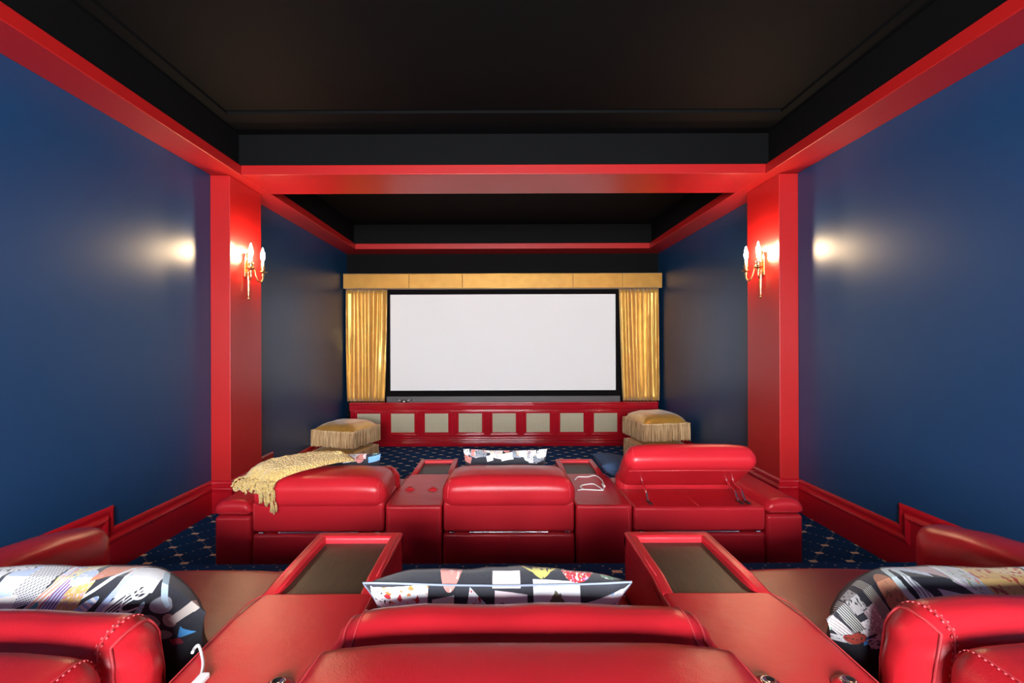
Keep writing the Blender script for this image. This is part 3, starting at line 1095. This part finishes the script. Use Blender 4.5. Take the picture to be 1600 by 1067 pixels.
# v < 0: face towards the rear (uv -v side), v > 0: face towards the screen
cardsp = [
    (-.235, -.062, .070, .048, .05, 'rect', Wh, 'blot', Or, 3.5),
    (-.285, -.070, .030, .040, .3, 'ell', Wh, 'blot', Bk, 3.0),
    (-.232, -.035, .007, .012, 0, 'dia', Rd, None, Rd, 1),
    (-.190, -.035, .006, .012, 0, 'dia', Rd, None, Rd, 1),
    (-.262, -.036, .008, .008, 0, 'ell', Rd, None, Rd, 1),
    (-.128, -.058, .026, .030, .08, 'rect', Cr, 'figure', Br, 2.5),
    (-.060, -.034, .030, .030, .45, 'tri', Wh, 'blot', Rd, 2.2),
    (.032, -.070, .039, .050, -.04, 'rect', (0.86, .72, .76, 1), None, Wh, 1),
    (.010, -.046, .007, .012, 0, 'three', (.08, .02, .03, 1), None, Wh, 1),
    (.010, -.074, .007, .012, 0, 'three', (.08, .02, .03, 1), None, Wh, 1),
    (.036, -.076, .014, .030, 0, 'ell', Rd, 'blot', Pk, 3),
    (.142, -.058, .056, .060, -.03, 'rect', Wh, 'figure', (.16, .15, .09, 1), 4.5),
    (.272, -.082, .062, .045, .10, 'rect', Wh, 'blot', (.25, .50, .75, 1), 1.5),
    (-.116, .040, .028, .045, 0, 'ell', Pk, 'blot', (.85, .60, .55, 1), 2),
    (-.116, .066, .031, .010, 0, 'rect', Pk, None, Pk, 1),
    (.022, .012, .034, .014, 0, 'rect', (0.85, .68, .68, 1), None, Wh, 1),
    (.110, .044, .058, .034, 0, 'arc', Yl, None, Yl, 1),
    (.110, .036, .022, .026, 0, 'ell', Yl, 'blot', Bk, 2),
    (.200, .030, .040, .026, .1, 'ell', Rd, 'multi', Wh, 3),
    (.290, .022, .036, .012, .1, 'ell', Gn, 'blot', Wh, 4),
    (-.255, .076, .062, .010, 0, 'rect', Wh, 'blot', Rd, 5),
]
cardsp = [(u, v * (.42 if v < 0 else .75), hw, hh * (.48 if v < 0 else .8)) + tuple(r) for (u, v, hw, hh, *r) in cardsp]
M['print_cards'] = collage('card_print_cloth', cardsp)
leafp = [
    (-.20, -.05, .22, .08, .2, 'rect', Wh, 'blot', Gy, 5),
    (.073, -.031, .034, .032, .6, 'rect', (.50, .62, .85, 1), 'blot', Wh, 2),
    (.120, -.032, .034, .028, .3, 'rect', (.80, .80, .84, 1), 'check', Bk, 7),
    (.060, -.080, .050, .032, .1, 'rect', (.82, .80, .76, 1), 'figure', Bk, 5),
    (.030, -.010, .035, .012, .1, 'rect', Wh, 'blot', Bk, 4),
    (.185, -.020, .026, .026, .5, 'rect', Wh, 'multi', Bl, 2.5),
    (.205, -.016, .034, .014, .5, 'ell', (.85, .78, .40, 1), 'multi', Bl, 3),
    (.233, -.030, .030, .010, -.2, 'ell', (.55, .66, .85, 1), 'blot', Wh, 3),
    (.293, -.014, .048, .012, .12, 'rect', (.72, .22, .10, 1), 'blot', Pk, 4),
    (.285, -.035, .075, .003, .45, 'rect', Wh, None, Wh, 1),
    (.150, -.070, .014, .048, -.7, 'rect', (.85, .35, .22, 1), 'stripe', Wh, 1.5),
    (.135, -.085, .006, .045, -.8, 'rect', (.10, .42, .42, 1), None, Wh, 1),
    (.170, -.082, .010, .040, -.5, 'rect', Rd, 'stripe', Wh, 1.5),
    (.202, -.068, .026, .034, -.35, 'rect', (.62, .68, .85, 1), 'stripe', Pu, 3.2),
    (.240, -.055, .024, .022, .1, 'rect', (.85, .48, .15, 1), 'multi', Wh, 3),
    (.238, -.085, .034, .016, .3, 'ell', Wh, 'multi', Bl, 3.2),
    (.278, -.062, .030, .010, .5, 'ell', Wh, 'stripe', (.4, .55, .85, 1), 3),
    (.370, -.028, .042, .016, .15, 'rect', Wh, None, Wh, 1),
    (.320, -.070, .009, .050, -.45, 'ell', Wh, 'stripe', Bl, 2),
    (.338, -.066, .008, .044, -.75, 'ell', Wh, None, Wh, 1),
    (.362, -.058, .009, .040, -1.0, 'ell', Wh, 'stripe', Bk, 1.5),
    (.352, -.093, .032, .020, 0, 'spray', Wh, None, Wh, 1),
    (.305, -.092, .022, .016, .4, 'spray', Wh, None, Bl, 1),
    (.392, -.036, .018, .014, .2, 'ring', Wh, None, Wh, 1),
    (.392, -.036, .008, .006, .2, 'ring', Wh, None, Wh, 1),
    (.380, -.058, .022, .020, -.6, 'arc', Wh, None, Wh, 1),
    (.402, -.075, .006, .026, -.3, 'ell', (.45, .70, .85, 1), 'blot', Gn, 3),
    (.395, -.120, .014, .016, .3, 'tri', Bl, None, Bl, 1),
    (.385, -.150, .012, .022, .4, 'ell', (.40, .33, .28, 1), 'blot', Wh, 3),
    (.370, -.125, .010, .020, .2, 'ell', Gy, 'blot', Bk, 3),
    (.440, -.050, .020, .014, .3, 'ell', Gy, None, Wh, 1),
    (.462, -.075, .012, .016, .3, 'ell', (.35, .30, .27, 1), None, Wh, 1),
    (.430, -.085, .018, .012, -.3, 'ell', (.26, .25, .25, 1), None, Wh, 1),
    (.480, -.050, .008, .030, -.5, 'rect', (.55, .50, .45, 1), None, Wh, 1),
    (.488, -.100, .014, .018, .3, 'tri', (.08, .38, .80, 1), None, Wh, 1),
    (.455, -.115, .016, .012, .3, 'ell', (.30, .28, .27, 1), None, Wh, 1),
    (.478, -.135, .010, .010, .3, 'rect', (.35, .02, .05, 1), None, Wh, 1),
    (.428, -.030, .030, .004, -.6, 'rect', (.45, .60, .70, 1), None, Wh, 1),
]
M['print_leaves'] = collage('leaf_print_cloth', [(p[0] - .135, p[1] + .028) + p[2:] for p in leafp])
orangep = [
    (-.400, -.118, .016, .016, .5, 'tri', Bl, None, Bl, 1),
    (-.398, -.084, .014, .022, .2, 'rect', Wh, 'blot', Gn, 3),
    (-.375, -.085, .013, .045, .2, 'rect', (.50, .40, .40, 1), 'blot', Wh, 4),
    (-.372, -.130, .026, .020, .3, 'rect', Wh, 'blot', Bk, 3),
    (-.350, -.140, .026, .024, -.3, 'ell', (.40, .08, .03, 1), 'blot', Rd, 3),
    (-.365, -.040, .009, .034, .15, 'rect', (.55, .58, .50, 1), 'stripe', Bk, 3),
    (-.330, -.044, .021, .027, 0, 'ell', (.55, .24, .14, 1), 'blot', Br, 2.5),
    (-.322, -.074, .022, .016, .2, 'ell', (.40, .02, .02, 1), None, Rd, 1),
    (-.350, -.110, .007, .045, -.7, 'rect', Gy, 'stripe', Bk, 3),
    (-.288, -.034, .024, .028, .2, 'ell', (.62, .74, .74, 1), 'figure', Bk, 4),
    (-.262, -.040, .026, .009, -.6, 'ell', Wh, 'stripe', Gy, 2),
    (-.250, -.012, .048, .008, -.12, 'rect', (.40, .55, .75, 1), 'stripe', Wh, 4),
    (-.205, -.013, .040, .008, -.15, 'rect', (.80, .40, .22, 1), 'stripe', (.35, .45, .6, 1), 4),
    (-.175, -.046, .048, .009, -.06, 'rect', (.72, .66, .76, 1), None, Wh, 1),
    (-.118, -.022, .044, .018, -.25, 'rect', (.66, .72, .70, 1), 'multi', (.3, .35, .2, 1), 3.5),
    (-.118, -.022, .048, .022, -.25, 'ring', Wh, None, Wh, 1),
    (-.020, -.022, .068, .040, -.15, 'rect', (.80, .52, .18, 1), 'blot', (.55, .06, .03, 1), 5),
    (.010, -.010, .05, .012, -.1, 'ell', (.85, .66, .35, 1), 'blot', Rd, 4),
    (.16, -.05, .09, .05, .1, 'rect', Wh, 'multi', Gn, 3),
    (-.445, -.060, .012, .040, .3, 'rect', (.45, .38, .38, 1), 'stripe', Wh, 2),
    (-.420, -.050, .010, .035, .2, 'rect', (.60, .64, .60, 1), 'stripe', Bk, 3),
    (-.465, -.075, .014, .018, .2, 'ell', (.55, .66, .60, 1), 'blot', Gn, 3),
    (-.470, -.105, .016, .012, .4, 'tri', Bl, None, Bl, 1),
    (-.445, -.120, .022, .016, .3, 'rect', Wh, 'blot', Bk, 3),
    (-.420, -.110, .018, .022, .1, 'ell', (.42, .05, .03, 1), 'blot', Bk, 3),
    (-.400, -.030, .012, .016, .1, 'rect', (.5, .5, .5, 1), 'blot', Bk, 3),
]
M['print_orange'] = collage('orange_print_cloth', [(p[0] + .069, p[1] + .026) + p[2:] for p in orangep])
rnd = random.Random(21)
farp = []
for i in range(44):
    c = rnd.choice([Wh, Wh, Wh, Cr, Pk, Gy, (.8, .8, .85, 1)])
    farp.append((-.29 + .0138 * i + rnd.uniform(-.02, .02), rnd.uniform(-.07, .07), rnd.uniform(.022, .045), rnd.uniform(.012, .035), rnd.uniform(-.3, .3), rnd.choice(['rect', 'rect', 'ell']), c, rnd.choice(['blot', 'blot', 'multi', None]), rnd.choice([Bk, Rd, Or, Gn, Bk]), 3))
M['print_patch'] = collage('patchwork_print_cloth', farp)
farp2 = [(.10, -.02, .05, .03, .1, 'rect', Wh, 'blot', Bk, 4), (.17, .0, .045, .03, 0, 'rect', Wh, 'blot', Rd, 3), (.17, -.03, .03, .03, 0, 'ell', Pk, 'blot', Bk, 4),
         (.285, -.035, .05, .022, .1, 'rect', (.2, .45, .85, 1), None, Wh, 1), (.30, .01, .05, .012, .4, 'spray', (.3, .7, .55, 1), None, Wh, 1), (-.1, 0, .1, .05, .2, 'rect', Wh, 'multi', Bk, 4)]
M['print_blue'] = collage('blue_patch_print_cloth', farp2)

G = 'printed throw pillows'
SEATZ3 = Z(TIER3) + 52 * S
SEATZ2 = Z(TIER2) + 52 * S
pillow('pillow', 'black playing card print pillow on the central rear recliner', 'print_cards', 117, 67, 31, (-2, ROW2 + 128, SEATZ3 + 4 * S), (math.radians(38), 0, 0), 2, group=G, piping='piping')
pillow('pillow', 'black pillow with white leaf drawing and purple stripes, rear row', 'print_leaves', 138, 59, 38, (-207, ROW2 + 110, SEATZ3), (math.radians(14), 0, 0), 5, group=G, droop=(22, 0))
pillow('pillow', 'black pillow with orange and red food print, rear row', 'print_orange', 140, 57, 38, (222, ROW2 + 110, SEATZ3), (math.radians(14), 0, 0), 8, group=G, droop=(-24, 0))
pillow('pillow', 'white patchwork print pillow beyond the central recliner near the screen', 'print_patch', 114, 70, 26, (5, ROW1 + 124, SEATZ2), (math.radians(10), 0, 0), 11, group=G)
pillow('pillow', 'dark print pillow with blue patch under the end of the gold throw', 'print_blue', 116, 64, 26, (-222, ROW1 + 124, SEATZ2), (math.radians(8), 0, 0), 14, group=G)
pillow('cushion', 'plain navy cushion leaning beside the white-cable console', 'navy', 76, 112, 28, (XC + SX + 19, ROW1 + 141, SEATZ2 + 12 * S), (math.radians(72), 0, math.radians(-90)), 17, cat='cushion')

# ---------------------------------------------------------------- gold throw
def throw():
    o = empty('throw_blanket', ((XC - SX) * S, ROW1 * S, Z(TIER2)), 'gold chenille throw with long fringe over a folded red headrest', 'blanket')
    off = -(XC - SX)
    near = crsp([(-256 + off, -8, 104), (-248 + off, -4, 112), (-234 + off, 6, 117.5), (-213 + off, 26, 120), (-196 + off, 50, 119), (-184 + off, 66, 116)], 8)
    far = crsp([(-289 + off, -2, 108), (-290 + off, 10, 115), (-286 + off, 32, 120), (-262 + off, 58, 121), (-228 + off, 74, 120), (-196 + off, 78, 115)], 8)
    n = len(near) - 1
    mN = 22
    vs, fs = [], []
    for lay in (0, 1):
        for i in range(n + 1):
            for j in range(mN + 1):
                t = j / mN
                p = near[i].lerp(far[i], t)
                a = i / n
                bulge = (math.sin(PI * t) ** .6)
                env = min(1, a * 4) * min(1, (1 - a) * 6 + .35)
                if lay == 0:
                    k = noise.noise(Vector((p.x * .16, p.y * .16, 3))) * 1.6 + noise.noise(Vector((p.x * .42, p.y * .42, 8))) * 1.0
                    p = p + Vector((0, 0, 1.0 + bulge * (8.0 * env + k + 1.2 * math.sin(t * 9 + a * 3))))
                else:
                    p = p + Vector((0, 0, -.4))
                vs.append(tuple(p * S))
    N = (n + 1) * (mN + 1)
    for i in range(n):
        for j in range(mN):
            a = i * (mN + 1) + j
            fs.append((a, a + mN + 1, a + mN + 2, a + 1))
            fs.append((N + a, N + a + 1, N + a + mN + 2, N + a + mN + 1))
    for i in range(n):
        for j in (0, mN):
            a, b = i * (mN + 1) + j, (i + 1) * (mN + 1) + j
            fs.append((a, b, N + b, N + a) if j else (a, N + a, N + b, b))
    for j in range(mN):
        for i in (0, n):
            a, b = i * (mN + 1) + j, i * (mN + 1) + j + 1
            fs.append((a, N + a, N + b, b) if i else (a, b, N + b, N + a))
    MB().add(vs, fs).build('blanket', 'throw', o)
    # twisted tassels along the near end
    r2 = random.Random(5)
    m = MB()
    for k in range(64):
        t = r2.random() ** .8
        lay = r2.random()
        s0 = near[1].lerp(far[1], t) + Vector((r2.uniform(0, 9) * (1 - t * .5), r2.uniform(0, 8) * t, 2 + lay * 5))
        if t < .45:
            ln = r2.uniform(16, 30) if t < .2 else r2.uniform(9, 19)
            e = Vector((s0.x + r2.uniform(-3, 2), -6.5 - lay * 2, 103 - ln + r2.uniform(-2, 2)))
            mid = Vector((s0.x + r2.uniform(-2, 2) - 1, -7.5 - lay * 2.5, 107))
        else:
            e = Vector((s0.x - 5 + r2.uniform(-4, 3) + (.8 - t) * 8, -7 - lay * 1.5 + r2.uniform(0, 2), 98 + 5 * t + r2.uniform(-3, 4)))
            mid = (s0 + e) / 2 + Vector((-1.5, -2.5, 2.5))
        path = crsp([s0, mid, e], 7)
        path = [p + Vector((math.sin(i * 1.9 + k) * .7, 0, math.cos(i * 1.9 + k) * .5)) for i, p in enumerate(path)]
        m.add(*tube([tuple(p * S) for p in path], 1.0 * S, 5, True, [1 + .35 * math.sin(i * 2.1) for i in range(len(path))]))
    f = m.build('fringe', 'throw', o)
    f['kind'] = 'stuff'
throw()

# ---------------------------------------------------------------- white cables
def onto(px, py, below, lift=0.0):
    """a point of a horizontal plane `below` units under the eye that the photo shows at px, py"""
    k = below / (py - 537.0)
    return ((px - 783) * k * S, k * F * S, Z(below) + lift * S)
b1 = TIER2 - 82.4
o = empty('charging_cable', onto(930, 765, b1), 'white cable looped on the console beside the raised headrest', 'cable')
base = Vector(o.location)
pts = [onto(898, 751, b1, 1), onto(903, 746.5, b1, 1), onto(917, 746.5, b1, 1), onto(929, 744.5, b1, 1), onto(939, 751, b1, 1), onto(942.5, 759, b1, 1), onto(942, 766, b1, .9), onto(940, 767.5, b1, .9), onto(928, 767, b1, .9), onto(911, 766.2, b1, .9), onto(902, 767.3, b1, .9)]
MB().add(*tube([Vector(p) - base for p in crsp(pts, 6)], .8 * S, 6)).build('cord', 'white', o)
pts = [onto(911, 766.2, b1, 1.2), onto(906, 762, b1, 1.2), onto(913, 759, b1, 1.2), onto(926, 758, b1, 1.2), onto(934, 762, b1, 1.2), onto(940, 766.5, b1, 1.2)]
MB().add(*tube([Vector(p) - base for p in crsp(pts, 6)], .8 * S, 6)).build('cord', 'white', o)
c = Vector(onto(942.3, 760.5, b1, 1.4)) - base
MB().add(*[*rbox(-1.6, 1.6, -5, 5, -1.4, 1.4, .9, 2, 2, fn=lambda q: (q[0] + c.x / S, q[1] + c.y / S, q[2] + c.z / S))]).build('plug', 'white', o)

b3 = TIER3 - 82.4
o = empty('charging_cable', onto(312, 1055, b3), 'short white cable and plug on the rear row console', 'cable')
base = Vector(o.location)
pts = [onto(299, 1024, b3, 1.6), onto(303, 1016.5, b3, 1.6), onto(309, 1014.5, b3, 2.0), onto(314, 1026, b3, 1.1), onto(316, 1040, b3, .9), onto(313.5, 1056, b3, .9)]
MB().add(*tube([Vector(p) - base for p in crsp(pts, 7)], .62 * S, 8)).build('cord', 'white', o)
c = Vector(onto(311.5, 1066, b3, 1.2)) - base
MB().add(*[*rbox(-1.9, 1.9, -3.2, 3.2, -1.1, 1.1, .6, 2, 2, fn=lambda q: (q[0] + c.x / S, q[1] + c.y / S, q[2] + c.z / S))]).build('plug', 'white', o)
